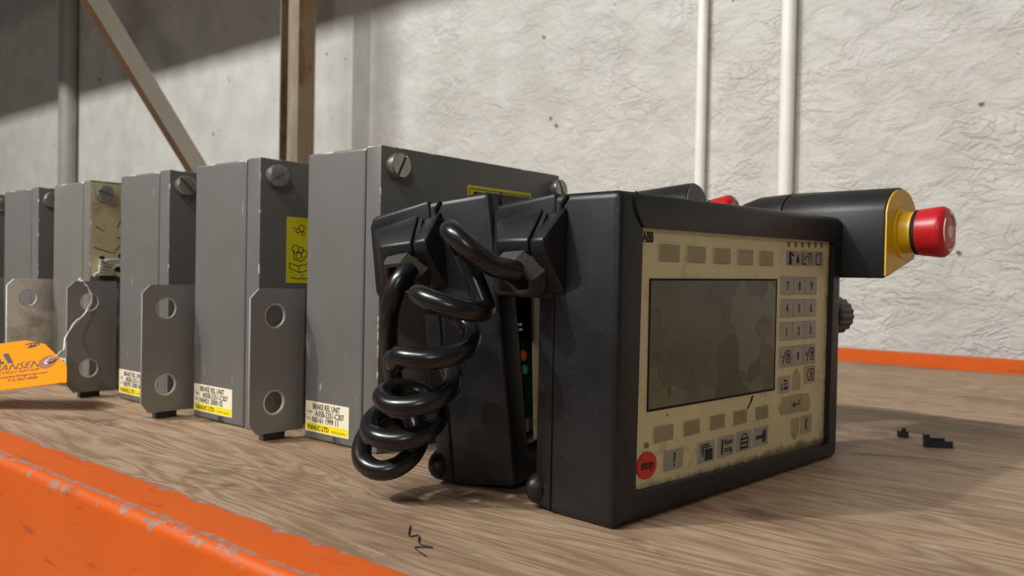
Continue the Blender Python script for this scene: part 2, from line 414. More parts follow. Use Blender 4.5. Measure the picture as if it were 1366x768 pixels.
# shelf level above (out of view): shades the top of the wall
ub = box('upper_shelf_board', (-2.078, .185, 1.93), (1.25, 1.475, 1.95), M_UP); tag(ub, 'plywood board of the next shelf level above', 'shelf')
ub = box('upper_shelf_board', (-6.0, .185, 1.93), (-2.162, 1.475, 1.95), M_UP); tag(ub, 'plywood board of the next shelf level above, in the bay to the left', 'shelf')
ubm = box('upper_shelf_beam', (-6.0, .144, 1.84), (1.3, .184, 1.955), M_OR, None, .004); tag(ubm, 'orange beam of the next shelf level above', 'beam')

# conduits and pipe on the wall
def conduit(name, x, r, mat, label, clip=True, tilt=0.0):
    root = empty(name, (x, 1.75-r-.002, -1.0)); tag(root, label, 'pipe')
    lathe('tube', [(r, 0), (r, 4.0)], Matrix.Rotation(tilt, 4, 'Y'), mat, root, 24, 60)
    return root
conduit('wall_conduit', -.894, .0118, M_COND, 'thinner white conduit on the wall, left of the two', tilt=.0)
conduit('wall_conduit', -.692, .0150, M_COND, 'thicker white conduit on the wall, right of the two', tilt=.0)
conduit('wall_pipe', -4.225, .040, M_PIPE, 'grey vertical pipe on the far left of the wall')

# ------------------------------------------------------------------ grey control boxes
H_ = 1.70*S; D_ = 1.64*S
def slotted_screw(parent, x, y, z, r, ang):
    M = frame((x, y, z), (0, 1, 0), (0, 0, 1))          # axis +x
    bm = bmesh.new(); L = .0085
    lathe_bm(bm, [(0, 0), (r, 0), (r, L*.72), (r*.99, L*.73), (0, L*.73)], M, 28)
    g = r*.13
    for s in (1, -1):
        a0 = math.asin(g/r); poly = []
        for k in range(13):
            t_ = a0+(math.pi-2*a0)*k/12; poly.append((r*math.cos(t_), s*r*math.sin(t_)))
        top = [(p*.9, s*g+(q-s*g)*.9) for p, q in poly]
        R2 = M @ Matrix.Rotation(ang, 4, 'Z')
        A = [bm.verts.new(R2 @ Vector((p, q, L*.72))) for p, q in poly]; B = [bm.verts.new(R2 @ Vector((p, q, L*.92))) for p, q in poly]
        C = [bm.verts.new(R2 @ Vector((p, q, L))) for p, q in top]; n = len(poly)
        for X_, Y_ in ((A, B), (B, C)):
            for i in range(n): bm.faces.new((X_[i], X_[(i+1) % n], Y_[(i+1) % n], Y_[i]))
        bm.faces.new(C)
    return from_bm('screw', bm, M_METAL, parent, 30)
def control_box(xl, xr, yf, e, label, mats, serial=None, stamp=None, ang=.5, warn=None, label_on=True):
    W = (xr-xl)*S; cov, strip, brk = mats
    root = empty('control_box', (xl*S, yf*S, 0)); tag(root, label, 'control box', 'grey control boxes in a row')
    seam = W*.81
    box('cover', (0, 0, .0004), (seam-.0004, D_, H_), cov, root, .0028, 3)
    box('side_panel', (seam+.0004, .0004, .0004), (W, D_, H_+.0004), strip, root, .0011, 2)
    for o in root.children:
        o.data.materials.append(M_EDGE)
        for p in o.data.polygons: p.material_index = 1 if max(abs(c) for c in p.normal) < .96 and (p.normal.z > .2 or (o.name.startswith('side') and p.normal.x > .2)) else 0
    box('seam', (seam-.002, .0012, .002), (seam+.002, D_-.001, H_-.0015), M_GROOVE, root)
    # stand-off bracket with two holes, its web bolted to the side
    px = W+.30*S; y0 = -e*S; y1 = y0+.37*S; z0, z1, ch = .045*S, .895*S, .055*S
    me = holed_plate([(y0+ch, z0), (y1, z0), (y1, z1), (y0+ch, z1), (y0, z1-ch), (y0, z0+ch*1.2)],
                     [(y0+.165*S, .735*S, .066*S), (y0+.165*S, .225*S, .066*S)], .0012)
    me.transform(frame((px-.0012, 0, 0), (0, 1, 0), (0, 0, 1))); bk = link('bracket', me, brk, root)
    box('bracket_web', (W, y1-.003, .34*S), (px-.0024, y1, .61*S), brk, root)
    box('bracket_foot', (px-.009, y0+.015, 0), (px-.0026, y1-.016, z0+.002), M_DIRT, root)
    for zc in (.735*S, .225*S):
        lathe('hole_rim', [(.066*S, -.0002), (.066*S, .0003), (.0745*S, .0003), (.0745*S, -.0002)], frame((px, y0+.165*S, zc), (0, 1, 0), (0, 0, 1)), M_RIM, bk, 28)
    slotted_screw(root, W, .105*S, 1.595*S, .0098, ang)
    slotted_screw(root, W, D_-.05*S, 1.595*S, .0098, -ang)
    M = frame((0, -.00005, 0), (1, 0, 0), (0, 0, 1))
    if label_on:
        lx, lz = .02*S, .052*S; lw, lh = .462*S*(W/(.755*S)), .180*S
        lb = flat('rating_label', [rect(lx, lz, lx+lw, lz+lh)], M, M_LABEL, root, .0002)
        yb = flat('yellow_band', [rect(lx+lw*.015, lz+lh*.03, lx+lw*.985, lz+lh*.29)], Matrix.Translation((0, -.0002, 0)) @ M, M_LYEL, lb, .0001)
        MT = lambda x, z: frame((lx+lw*x, -.00033, lz+lh*z), (1, 0, 0), (0, 0, 1))
        hh = lh*.265; bo = .00009
        its = [('BRAKE REL UNIT', hh, MT(.17, .755), dict(fit=lw*.63, bold=bo)), ('A05B-2351-C307', hh, MT(.235, .535), dict(fit=lw*.66, bold=bo)), (serial or 'N0293 2000 06', hh, MT(.16, .325), dict(fit=lw*.60, bold=bo)),
               ('FANUC LTD', lh*.21, MT(.06, .075), dict(fit=lw*.49, bold=.00016)), ('MADE IN JAPAN', lh*.095, MT(.62, .085), dict(fit=lw*.31))]
        lettering(its, M_INK, lb)
        lettering([('TYPE', lh*.12, MT(.035, .60), {}), ('NO.', lh*.12, MT(.035, .39), {})], M_INKG, lb)
        if stamp:
            lettering([(stamp, .0078, frame((lx+lw*.64, -.0001, .0010), (1, 0, 0), (0, 0, 1)), dict(sx=.62))], M_INK, root, 'stamped_date')
    if warn:
        y0w, y1w, z0w, z1w = [q*S for q in warn]
        MS = frame((W+.00005, 0, 0), (0, 1, 0), (0, 0, 1))
        wl = flat('warning_label', [rect(y0w, z0w, y1w, z1w)], MS, M_WARN, root, .0002)
        MS2 = Matrix.Translation((.0002, 0, 0)) @ MS; h = z1w-z0w; wd = y1w-y0w; L = []
        P = lambda a_, b_: (y0w+a_*h, z0w+b_*h)
        def circ(cx, cy, r, n=10): return [P(cx+r*math.cos(2*math.pi*k/n), cy+r*math.sin(2*math.pi*k/n)) for k in range(n+1)]
        L += [circ(.20, .80, .035), circ(.27, .84, .05), circ(.29, .76, .03), circ(.16, .52, .06), circ(.26, .50, .05), circ(.22, .42, .05), circ(.32, .45, .06),
              [P(.13, .50), P(.14, .36), P(.26, .33), P(.34, .37)], [P(.06, .30), P(.06, .22), P(.24, .16), P(.40, .20), P(.40, .30), P(.22, .26), P(.06, .30)], [P(.22, .26), P(.24, .16)],
              [P(.08, .085), P(.20, .065), P(.36, .07), P(.50, .10)], [P(.26, .10), P(.27, .13)], [P(.30, .10), P(.31, .13)], [P(.12, .82), P(.13, .85)], [P(.15, .82), P(.16, .85)]]
        if z1w > 1.5*S:
            L += [[P(.04, .955), P(wd/h-.04, .955)], [P(.04, .06), P(.04, .955)], [P(wd/h-.04, .06), P(wd/h-.04, .955)]]
            ink = strokes(L, h*.012)+[[P(.08, .82), P(.55, .82), P(.50, .92), P(.13, .92)]]+[[P(.62, .80), P(1.2, .80), P(1.2, .86), P(.62, .86)]]
        else: ink = strokes(L, h*.012)
        flat('print', ink, MS2, M_INK, wl, .0001)
    return root, W
G = M_GREYS
bxs = []
control_box(-9.86, -9.10, 2.98, .33, 'grey box at the far left end of the row, cut off by the photo edge', (G[3], G[2], M_BRK), label_on=False)
b1, _ = control_box(-8.72, -7.93, 2.965, .345, 'grey box with a chalky pale stained bracket, second from the left end', (G[0], G[1], M_PALE), 'N0117 1999 08', None, 1.9)
b2, W2 = control_box(-7.60, -6.89, 2.965, .29, 'weathered box with beige stained side, tag string through its bracket', (M_WORN, M_WORN, M_BRK), 'N0288 1999 12', None, -.30)
b3, _ = control_box(-6.375, -5.637, 2.965, .33, 'grey box whose cream label is half hidden, right of the weathered box', (G[1], G[2], M_BRK), 'N0293 2000 06', None, -.75)
b4, _ = control_box(-5.265, -4.505, 2.955, .245, 'grey box with tall yellow pictogram sticker on its side', (G[2], G[3], M_BRK), 'N0421 2000 02', '0002', .55, (.20, .82, .925, 1.347))
b5, _ = control_box(-4.14, -3.484, 3.04, -.50, 'nearest grey box, beside the black pendants, with wide yellow sticker', (G[3], G[0], M_BRK), 'N0161 1999 11', '9911', 1.1, (.70, 1.32, 1.10, 1.55))
# weathered side, tangled tie wire and grime on the second box
me = box('stained_side_sheet', (W2-.0002, .0016, .13), (W2+.0004, D_-.003, H_-.002), M_BEIGE, b2)
bm = bmesh.new()
for i in range(5):
    pts = []
    for k in range(25):
        t_ = 2*math.pi*k/24
        pts.append((W2+.004+.003*math.sin(2*t_+i), .020+.011*math.cos(t_+i*.4)+.003*math.sin(3*t_+i), .141+.0075*math.sin(t_)+.45*.011*math.cos(t_+i*.4)+.0012*i))
    tube_bm(bm, pts, .0009, 6)
tube_bm(bm, [(W2+.004, .012, .136), (W2+.006, .006, .133), (W2+.007, .002, .131)], .0016, 6)
from_bm('tie_wire', bm, M_STR, b2, 60)
bm = bmesh.new()
for i in range(16):
    y_ = .012+random.random()*.034; z_ = .126+random.random()**2*.034; r_ = .0015+random.random()*.0035
    poly = [(y_+r_*(.5+random.random())*math.cos(2*math.pi*k/9)*1.6, z_+r_*(.5+random.random())*math.sin(2*math.pi*k/9)) for k in range(9)]
    hull_prism(bm, poly, lambda p, q, x: Vector((x, p, q)), W2+.0003, W2+.0005+i*.00003)
from_bm('grime_patch', bm, M_DIRT, b2)
for y_, z_, l, a_ in ((.006, .187, .012, -.5), (.004, .163, .026, -.25), (.030, .186, .018, 1.2), (.030, .176, .012, -.4), (.028, .160, .01, .8)):
    M = frame((W2+.0004, y_, z_), (0, math.cos(a_), math.sin(a_)), (0, -math.sin(a_), math.cos(a_)))
    flat('crack', [[(0, -.0005), (l*.5, -.0012), (l, -.0003), (l, .0003), (l*.5, -.0002), (0, .0005)]], M, M_DIRT, b2, .0002)

# ------------------------------------------------------------------ orange auction tag
P0 = Vector((-6.27398, 2.42, .32768))*S; tex = Vector((.77680, .61334, .14277)); tey = Vector((-.52113, .49881, .69254))
TG = empty('auction_tag', P0); tag(TG, 'orange card tag with black lettering tied to the weathered box', 'tag')
MTg = frame((0, 0, 0), tex, tey)
tn = tex.cross(tey)
def lift(k): return Matrix.Translation(tn*k) @ MTg
out_ = [(-.80, -.214), (.205, -.214), (.156, -.060), (.058, .043), (-.081, .181), (-.245, .242), (-.80, .242)]
bm = bmesh.new(); f_ = lambda p, q, z: MTg @ Vector((p*S, q*S, z))
pl_ = holed_plate([(p*S, q*S) for p, q in out_], [(0, 0, .012*S)], .0002); pl_.transform(lift(-.0002)); bm.free()
card = link('card', pl_, M_TAG, TG)
flat('reinforcement_ring', ring_poly(0, 0, .012*S, .062*S, 28), lift(.0001), M_TAGE, card, .0002)
flat('eyelet', ring_poly(0, 0, .012*S, .022*S, 20), lift(.0003), M_STR, card, .0003)
def tx(x, y): return lift(.0002) @ Matrix.Translation((x*S, y*S, 0))
lettering([('HANSEN', .090*S, tx(-.405, -.036), dict(fit=.342*S)), ('AUCTION GROUP', .034*S, tx(-.405, -.070), dict(fit=.364*S)),
           ('www.hansenauctiongroup.com', .034*S, tx(-.44, -.108), dict(fit=.470*S)), ('715-907-4686', .036*S, tx(-.245, -.146), dict(fit=.215*S))], M_INK, card)
sc2 = lambda L: [[(p*S, q*S) for p, q in pl] for pl in L]
flat('monogram', sc2([[(-.375, .132), (-.335, .132), (-.262, .034), (-.302, .034)], [(-.52, .132), (-.395, .132), (-.415, .112), (-.52, .112)], [(-.52, .034), (-.325, .034), (-.338, .054), (-.52, .054)],
                      [(-.44, .088), (-.378, .088), (-.355, .054), (-.395, .054), (-.405, .070), (-.44, .070)]]), lift(.0002), M_INK, card, .0002)
flat('pen_scribble', sc2(strokes([[(-.235, .200), (-.185, .205), (-.13, .196), (-.125, .180), (-.165, .165), (-.185, .172), (-.150, .192)], [(-.205, .190), (-.178, .158), (-.190, .205)], [(-.210, .165), (-.150, .180)]], .008)), lift(.0002), M_INK, card, .0002)
# string from the eyelet up to the upper bracket hole of the weathered box
hole = Vector((-6.59*S, (2.965-.29+.165)*S, .735*S))
st = [P0-tn*.003, P0+tn*.003+tex*.004, P0+tex*.012+tey*.012, Vector((hole.x+.020, hole.y-.030, .072)), Vector((hole.x+.008, hole.y-.006, .094)), Vector((hole.x+.006, hole.y, .108)), Vector((hole.x+.003, hole.y-.004, .120)), Vector((hole.x+.0014, hole.y-.009, .1262)), Vector((hole.x-.001, hole.y-.009, .1272)), Vector((hole.x-.0046, hole.y-.009, .1255)), Vector((hole.x-.0050, hole.y-.008, .116))]
bm = bmesh.new()
for o_ in (0, .0017): tube_bm(bm, [p-TG.location+Vector((0, -o_*.4, o_*math.sin(i*1.3))) for i, p in enumerate(smooth_path(st, 6))], .0008, 6)
from_bm('string', bm, M_STR, TG, 60)

# ------------------------------------------------------------------ teach pendants
# local axes: x = out of the screen face, y = along the length (0 = cable end), z = up; measured in units of S
def U3(v, u, z): return Vector((v*S, u*S, z*S))
FM = lambda v, u, z: frame(U3(v, u, z), (0, 1, 0), (0, 0, 1))    # in-plane frame on the face
PV = -.035                                                      # depth of the recessed panel
def shell_mesh(root, mat=M_BLACK, plate=None):
    L, Hh = 2.10, 1.345
    # front shell: deep frame with a recess for the panel
    bm = bmesh.new()
    o0 = [(0, 0), (L, 0), (L, Hh+.02), (0, Hh)]; i0 = [(.150, .125), (1.985, .085), (2.0, 1.222), (.165, 1.205)]
    V0 = [bm.verts.new(U3(-.33, u, z)) for u, z in o0]; V1 = [bm.verts.new(U3(0, u, z)) for u, z in o0]
    V2 = [bm.verts.new(U3(-.004, u, z)) for u, z in i0]; V3 = [bm.verts.new(U3(-.20, u, z)) for u, z in i0]
    bm.faces.new(V0)
    for i in range(4):
        j = (i+1) % 4
        bm.faces.new((V0[i], V0[j], V1[j], V1[i])); bm.faces.new((V1[i], V1[j], V2[j], V2[i])); bm.faces.new((V2[i], V2[j], V3[j], V3[i]))
    bm.faces.new(V3)
    bmesh.ops.recalc_face_normals(bm, faces=bm.faces)
    es = [e for e in bm.edges if all(v in V1 or v in V0 for v in e.verts)]
    bmesh.ops.bevel(bm, geom=[e for e in bm.edges if e.verts[0] in V1+V0 and e.verts[1] in V1+V0 and (e.verts[0] in V1 or e.verts[1] in V1)], offset=.034*S, segments=3, profile=.5, affect='EDGES', clamp_overlap=True)
    from_bm('front_shell', bm, mat, root, 40)
    # rear shell
    prism('rear_shell', [(-.335, .012), (-.41, .02), (-.425, .05), (-.425, 1.25), (-.40, 1.31), (-.335, 1.345)], lambda p, q, t: U3(p, t, q), .004, L-.01, mat, root, .012*S, 2)
    # cable housing block at the top of the cable end
    prism('cable_housing', [(-.335, .905), (-.685, .905), (-.708, .94), (-.708, 1.265), (-.685, 1.314), (-.335, 1.352)], lambda p, q, t: U3(p, t, q), -.004, .62, mat, root, .022*S, 3)
    # wedge-shaped cable outlet, in two halves
    def wedge(name, va, vb, fa, fb):
        bm = bmesh.new(); P = []
        for v, f, zt in ((va, fa, 1.25), (vb, fb, 1.295)):
            P.append([bm.verts.new(U3(v, .002, zt)), bm.verts.new(U3(f, -.15, 1.148)), bm.verts.new(U3(f, -.142, 1.105)), bm.verts.new(U3(v*.97 if v < -.4 else v, .002, .92))])
        A, B = P; bm.faces.new(A); bm.faces.new(B[::-1])
        for i in range(4): bm.faces.new((A[i], B[i], B[(i+1) % 4], A[(i+1) % 4]))
        bmesh.ops.recalc_face_normals(bm, faces=bm.faces); bevel(bm, .012*S, 2, 25)
        return from_bm(name, bm, mat, root, 40)
    wedge('cable_outlet', -.69, -.405, -.535, -.352); wedge('cable_outlet', -.395, -.268, -.340, -.268)
    bm = bmesh.new(); vs = [U3(-.398, -.002, 1.27), U3(-.345, -.138, 1.135), U3(-.345, -.13, 1.10), U3(-.398, -.002, .95)]
    A = [bm.verts.new(p+Vector((-.003*S, 0, 0))) for p in vs]; B = [bm.verts.new(p+Vector((.02*S, 0, 0))) for p in vs]
    bm.faces.new(A); bm.faces.new(B)
    for i in range(4): bm.faces.new((A[i], B[i], B[(i+1) % 4], A[(i+1) % 4]))
    from_bm('seam', bm, M_GROOVE, root)
    tube('shell_seam', [U3(-.335, -.003, .93), U3(-.335, -.003, .3), U3(-.335, -.003, .02)], .0009, M_GROOVE, root, 6)
    tube('shell_seam', [U3(-.30, -.004, 1.275), U3(-.300, -.005, 1.30), U3(-.280, -.003, 1.322), U3(-.272, -.001, 1.336)], .0012, M_GROOVE, root, 6)
    tube('frame_crack', [U3(.0, .105, 1.345), U3(.002, .095, 1.30), U3(.0005, .115, 1.255), U3(0, .16, 1.208)], .0007, M_GROOVE, root, 6)
    # rubber grommet: six-sided ring facing down and outwards
    gz = Vector((-.12, -.80, -.60)).normalized(); gx = Vector((1, 0, 0)); gx = (gx-gz*gx.dot(gz)).normalized(); gy = gz.cross(gx)
    MG = frame(U3(-.435, -.060, 1.030), gx, gy)
    prof = [(.078*S, .012*S), (.078*S, .070*S), (.086*S, .080*S), (.106*S, .078*S), (.116*S, .06*S), (.122*S, -.01*S), (.10*S, -.03*S)]
    lathe('grommet', prof, MG, M_RUB, root, 6, 25, .05)
    lathe('grommet_bore', [(.0*S, .02*S), (.078*S, .02*S), (.078*S, .01*S)], MG, M_GROOVE, root, 12, 25)
    # rubber feet
    for uf_ in (.07, 2.0):
        bm = bmesh.new(); bmesh.ops.create_uvsphere(bm, u_segments=18, v_segments=12, radius=1)
        for v in bm.verts: v.co = U3(-.425+v.co.x*.062, uf_+v.co.y*.11, .088+v.co.z*.078)
        from_bm('rubber_foot', bm, M_BLACK, root, 60)
    # emergency-stop arm: long rounded bar lying across the far end
    ua, ub_ = 2.095, 2.57
    sec = [(ua, 1.025), (ua+.03, 1.022), (ub_-.02, 1.135), (ub_, 1.16), (ub_, 1.40)]+[(2.335+.235*math.cos(a_), 1.385+.158*math.sin(a_)) for a_ in [math.pi*k/10 for k in range(1, 10)]]+[(ua, 1.395)]
    prism('stop_housing', sec, lambda p, q, t: U3(t, p, q), -.385, .232, mat, root, .012*S, 2, 40)
    bm = bmesh.new(); cz = 1.25; rings = []
    for t_, k in ((-.388, 1.0), (-.60, .96), (-.70, .86), (-.73, .6)):
        rings.append([bm.verts.new(U3(t_, 2.33+(p-2.33)*k, cz+(q-cz)*k)) for p, q in sec])
    n = len(sec); bm.faces.new(rings[0]); bm.faces.new(rings[-1][::-1])
    for A, B in zip(rings, rings[1:]):
        for i in range(n): bm.faces.new((A[i], B[i], B[(i+1) % n], A[(i+1) % n]))
    from_bm('stop_housing_cap', bm, mat, root, 40)
    ins = [(2.33+(p-2.33)*.955, 1.27+(q-1.27)*.955) for p, q in sec]
    prism('stop_plate', ins, lambda p, q, t: U3(t, p, q), .225, .240, plate or M_YEL, root, 0)
    MB = frame(U3(.24, 2.345, 1.285), (0, 1, 0), (0, 0, 1))
    lathe('stop_collar', [(.145*S, 0), (.145*S, .012*S), (.118*S, .014*S), (.118*S, .085*S), (.0, .085*S)], MB, plate or M_YEL, root, 36)
    lathe('stop_gasket', [(.120*S, .075*S), (.127*S, .08*S), (.127*S, .105*S), (0, .105*S)], MB, M_GROOVE, root, 36)
    btn = lathe('stop_button', [(.116*S, .096*S), (.130*S, .102*S), (.142*S, .205*S), (.141*S, .222*S), (.129*S, .240*S), (.108*S, .249*S), (0, .252*S)], MB, M_RED, root, 40)
    MB2 = MB @ Matrix.Translation((0, 0, .2512*S))
    flat('arrow_mark', sum([ring_poly(0, 0, .094*S, .110*S, 10, a_, a_+1.25) for a_ in (.35, 2.44, 4.53)], [])+[[(.036*S*math.cos(q), .036*S*math.sin(q)) for q in [math.pi*k/8 for k in range(16)]]], MB2, M_WHITE, btn, .0004)
    # ribbed jog knob on the far end
    bm = bmesh.new(); MK = frame(U3(-.10, 2.09, .83), (1, 0, 0), (0, 0, 1)); MK = frame(U3(-.10, 2.09, .80), (0, 0, 1), (1, 0, 0))
    n = 72; rings = []
    for r_, z_ in ((.105, 0), (.112, .03), (.112, .17), (.10, .20)):
        rings.append([bm.verts.new(MK @ Vector(((r_-(.006 if k % 4 < 2 else 0))*S*math.cos(2*math.pi*k/n), (r_-(.006 if k % 4 < 2 else 0))*S*math.sin(2*math.pi*k/n), z_*S))) for k in range(n)])
    for A, B in zip(rings, rings[1:]):
        for k in range(n): bm.faces.new((A[k], A[(k+1) % n], B[(k+1) % n], B[k]))
    bm.faces.new(rings[0][::-1]); bm.faces.new(rings[-1]); from_bm('jog_knob', bm, M_BLACK, root)

# pendant in front
p1 = empty('teach_pendant', (-1.765*S, 2.769*S, 0), (0, 0, -math.atan2(.0803616, .99676578)))
tag(p1, 'black robot control pendant with yellowed keypad and grimy screen, in front', 'control pendant')
shell_mesh(p1)
panel = prism('keypad_panel', [(.14, .075), (2.01, .075), (2.01, 1.235), (.14, 1.235)], lambda p, q, t: U3(t, p, q), PV-.03, PV, M_CREAM, p1)
panel.data.materials[0] = M_CREAM
scr = prism('screen', [(.266, .450), (1.372, .446), (1.370, .998), (.267, .989)], lambda p, q, t: U3(t, p, q), PV, PV+.003, M_SCREEN, p1)
flat('screen_edge', [[(a_*S, b_*S) for a_, b_ in q] for q in ([(.258, .440), (1.380, .436), (1.372, .446), (.266, .450)], [(.258, .998), (.267, .989), (1.370, .998), (1.380, 1.007)], [(.258, .440), (.266, .450), (.267, .989), (.258, .998)], [(1.372, .446), (1.380, .436), (1.380, 1.007), (1.370, .998)])],
     frame(U3(PV, 0, 0), (0, 1, 0), (0, 0, 1)), M_GROOVE, scr, .0006)
def key(u0, z0, u1, z1, mat=M_KEY, poly=None, name='key'):
    bm = bmesh.new(); pl = poly or rect(u0, z0, u1, z1); cu, cz = sum(p for p, q in pl)/len(pl), sum(q for p, q in pl)/len(pl)
    A = [bm.verts.new(U3(PV, p, q)) for p, q in pl]; B = [bm.verts.new(U3(PV+.007, cu+(p-cu)*.96, cz+(q-cz)*.96)) for p, q in pl]; n = len(pl)
    bm.faces.new(B)
    for i in range(n): bm.faces.new((A[i], A[(i+1) % n], B[(i+1) % n], B[i]))
    return from_bm(name, bm, mat, p1)
def sym_text(k, s, u, z, size, sx=.8, bold=.00012):
    lettering([(s, size*S, FM(PV+.0085, u, z), dict(sx=sx, align='CENTER', bold=bold))], M_INK, k, 'symbol')
def sym_poly(k, polys, u, z):
    flat('symbol', [[(p*S, q*S) for p, q in pl] for pl in polys], FM(PV+.007, u, z), M_INK, k, .0002)
cols = [(1.425, 1.553), (1.565, 1.690), (1.700, 1.840)]
rows = [(.925, 1.022), (.806, .902), (.686, .783), (.545, .655)]
for r_, (chars, (z0, z1)) in enumerate(zip(('789', '456', '123', '-0+'), rows)):
    for ch, (u0, u1) in zip(chars, cols):
        k = key(u0, z0, u1, z1)
        uc, zc = (u0+u1)/2, (z0+z1)/2
        if ch in '-+':
            s = strokes([[(-.05, .005), (-.03, .005)], [(-.035, -.035), (-.005, .035)], [(.008, -.03), (.045, -.03), (.045, .03), (.02, .035), (.008, .02), (.008, -.03)], [(.027, -.018), (.027, .015)], [(.018, .006), (.027, .017), (.036, .006)]], .007)
            if ch == '+': s += strokes([[(-.04, -.005), (-.04, .015)]], .007)
            sym_poly(k, s, uc, zc)
        else: sym_text(k, ch, uc, zc-.022, .062)
# lower right cluster
k = key(1.418, .412, 1.545, .500); sym_poly(k, [rect(-.035, -.025, -.027, .01), rect(-.01, -.022, .035, -.006), rect(-.01, .004, .035, .010), rect(-.005, .018, .025, .03)], 1.48, .452)
key(0, 0, 0, 0, M_KEYT, [(1.580, .420), (1.668, .415), (1.668, .495), (1.626, .532), (1.580, .500)])
k = key(1.715, .440, 1.845, .535, M_KEYT); sym_poly(k, strokes([[(-.04, 0), (-.015, .03), (.04, .03), (.04, -.03), (-.015, -.03), (-.04, 0)], [(0, -.018), (.022, .018)], [(0, .018), (.022, -.018)]], .006), 1.78, .488)
key(0, 0, 0, 0, M_KEYT, [(1.460, .300), (1.545, .296), (1.545, .388), (1.460, .392), (1.430, .346)])
k = key(1.555, .296, 1.680, .392, M_KEYT); sym_poly(k, strokes([[(.035, .02), (.035, -.005), (-.035, -.005)]], .008)+[[(-.042, -.005), (-.018, .012), (-.018, -.022)]], 1.617, .345)
key(0, 0, 0, 0, M_KEYT, [(1.692, .292), (1.775, .288), (1.800, .335), (1.775, .386), (1.692, .388)])
key(0, 0, 0, 0, M_KEYT, [(1.580, .190), (1.622, .150), (1.664, .188), (1.664, .266), (1.580, .268)])
k = key(1.690, .170, 1.812, .268, M_KEYT); sym_poly(k, [[(-.01, -.03), (.012, -.03), (-.002, -.01), (-.002, .01), (.012, .03), (-.01, .03), (-.018, 0)]], 1.75, .22)
# bottom function keys
k = key(.388, .168, .534, .256); sym_text(k, '?', .462, .186, .085, .9)
k = key(.655, .160, .800, .258); sym_poly(k, [rect(-.015, -.038, .05, .015)]+strokes([[(-.028, -.02), (-.028, .025), (.032, .025)], [(-.042, -.005), (-.042, .036), (.018, .036)]], .007), .727, .208)
k = key(.832, .163, .978, .260); sym_poly(k, [rect(-.048, -.036, -.034, .036)]+strokes([[(.045, .022), (-.02, .022)], [(-.005, .036), (-.022, .022), (-.005, .008)], [(-.02, -.022), (.045, -.022)], [(.03, -.008), (.047, -.022), (.03, -.036)], [(.045, .030), (.045, .012), (-.005, .012)], [(-.02, -.012), (.03, -.012)]], .006), .905, .212)
k = key(1.000, .166, 1.145, .263); sym_poly(k, [rect(-.032, -.036, .032, -.024), rect(-.032, -.014, .032, -.002), rect(-.032, .008, .032, .018)]+strokes([[(-.025, .018), (-.02, .034), (.02, .034), (.025, .018)], [(-.034, -.038), (-.034, .018)], [(.034, -.038), (.034, .018)]], .006), 1.072, .214)
k = key(1.170, .170, 1.316, .264); sym_poly(k, [rect(-.055, -.010, .012, .008), [(.008, -.022), (.022, -.034), (.042, -.026), (.05, .0), (.045, .030), (.022, .032), (.008, .018)]], 1.243, .216)
# stop key and indicator lamp
cs = [math.pi*2*i/28 for i in range(28)]
k = key(0, 0, 0, 0, M_STOP, [(.262+.072*math.cos(a_), .216+.058*math.sin(a_)) for a_ in cs], 'stop_key')
lettering([('stop', .054*S, FM(PV+.0085, .262, .204), dict(sx=.95, align='CENTER', bold=.00015))], M_INK, k, 'symbol')
key(0, 0, 0, 0, M_INKG, [(.259+.014*math.cos(a_), .301+.012*math.sin(a_)) for a_ in cs[::2]], 'indicator_lamp')
for i in range(6):
    uc = 1.502+i*.0785
    key(0, 0, 0, 0, M_INKG, [(uc+.012*math.cos(a_), 1.189+i*.002+.014*math.sin(a_)) for a_ in cs[::2]], 'indicator_lamp')
# soft keys: ridged squares over and under the screen
for i, (u0, u1) in enumerate(((.321, .474), (.540, .686), (.760, .905), (.977, 1.120), (1.190, 1.328))):
    k = key(u0, 1.071, u1, 1.140, M_SOFT, name='soft_key')
    flat('ridges', [rect(u0*S+.0005, (1.074+j*.0092)*S, u1*S-.0005, (1.0775+j*.0092)*S) for j in range(8)], frame(U3(PV+.007, 0, 0), (0, 1, 0), (0, 0, 1)), M_SOFTL, k, .0002)
for i, (u0, u1) in enumerate(((.306, .458), (.528, .671), (.746, .888), (.957, 1.098), (1.172, 1.315))):
    k = key(u0, .301, u1, .371, M_SOFT, name='soft_key')
    nl = 12
    flat('ridges', [rect((u0+.006+j*(u1-u0-.012)/nl)*S, .304*S, (u0+.010+j*(u1-u0-.012)/nl)*S, .368*S) for j in range(nl)], frame(U3(PV+.007, 0, 0), (0, 1, 0), (0, 0, 1)), M_SOFTL, k, .0002)
# mode keys top right and maker's mark top left
k = key(1.478, 1.080, 1.628, 1.155); sym_poly(k, strokes([[(-.045, .028), (-.052, -.0)], [(-.045, .030), (.0, .012)], [(-.05, .02), (-.02, .02)]], .012)+[[(-.058, -.034), (-.025, -.034), (-.022, -.01), (-.035, .012), (-.052, .0)], [(.028, -.026), (.060, -.026), (.060, .0), (.045, .022), (.030, .0)]], 1.553, 1.118)
k = key(1.642, 1.082, 1.775, 1.160); sym_poly(k, strokes([[(-.05, .03), (-.055, -.03), (-.01, -.03)], [(-.03, -.01), (.005, .02)], [(.02, -.02), (.018, .02), (.03, .03), (.05, .025), (.05, -.03)]], .007), 1.708, 1.12)
k = key(1.785, 1.084, 1.912, 1.162); sym_poly(k, strokes([[(-.03, -.03), (-.03, .015), (-.01, .03), (.02, .03), (.03, .01), (.025, -.03), (-.03, -.03)]], .005), 1.848, 1.122)
lettering([('ABB', .058*S, FM(PV+.001, .205, 1.150), dict(sx=.72, bold=.00045))], M_INK, panel, 'lettering')
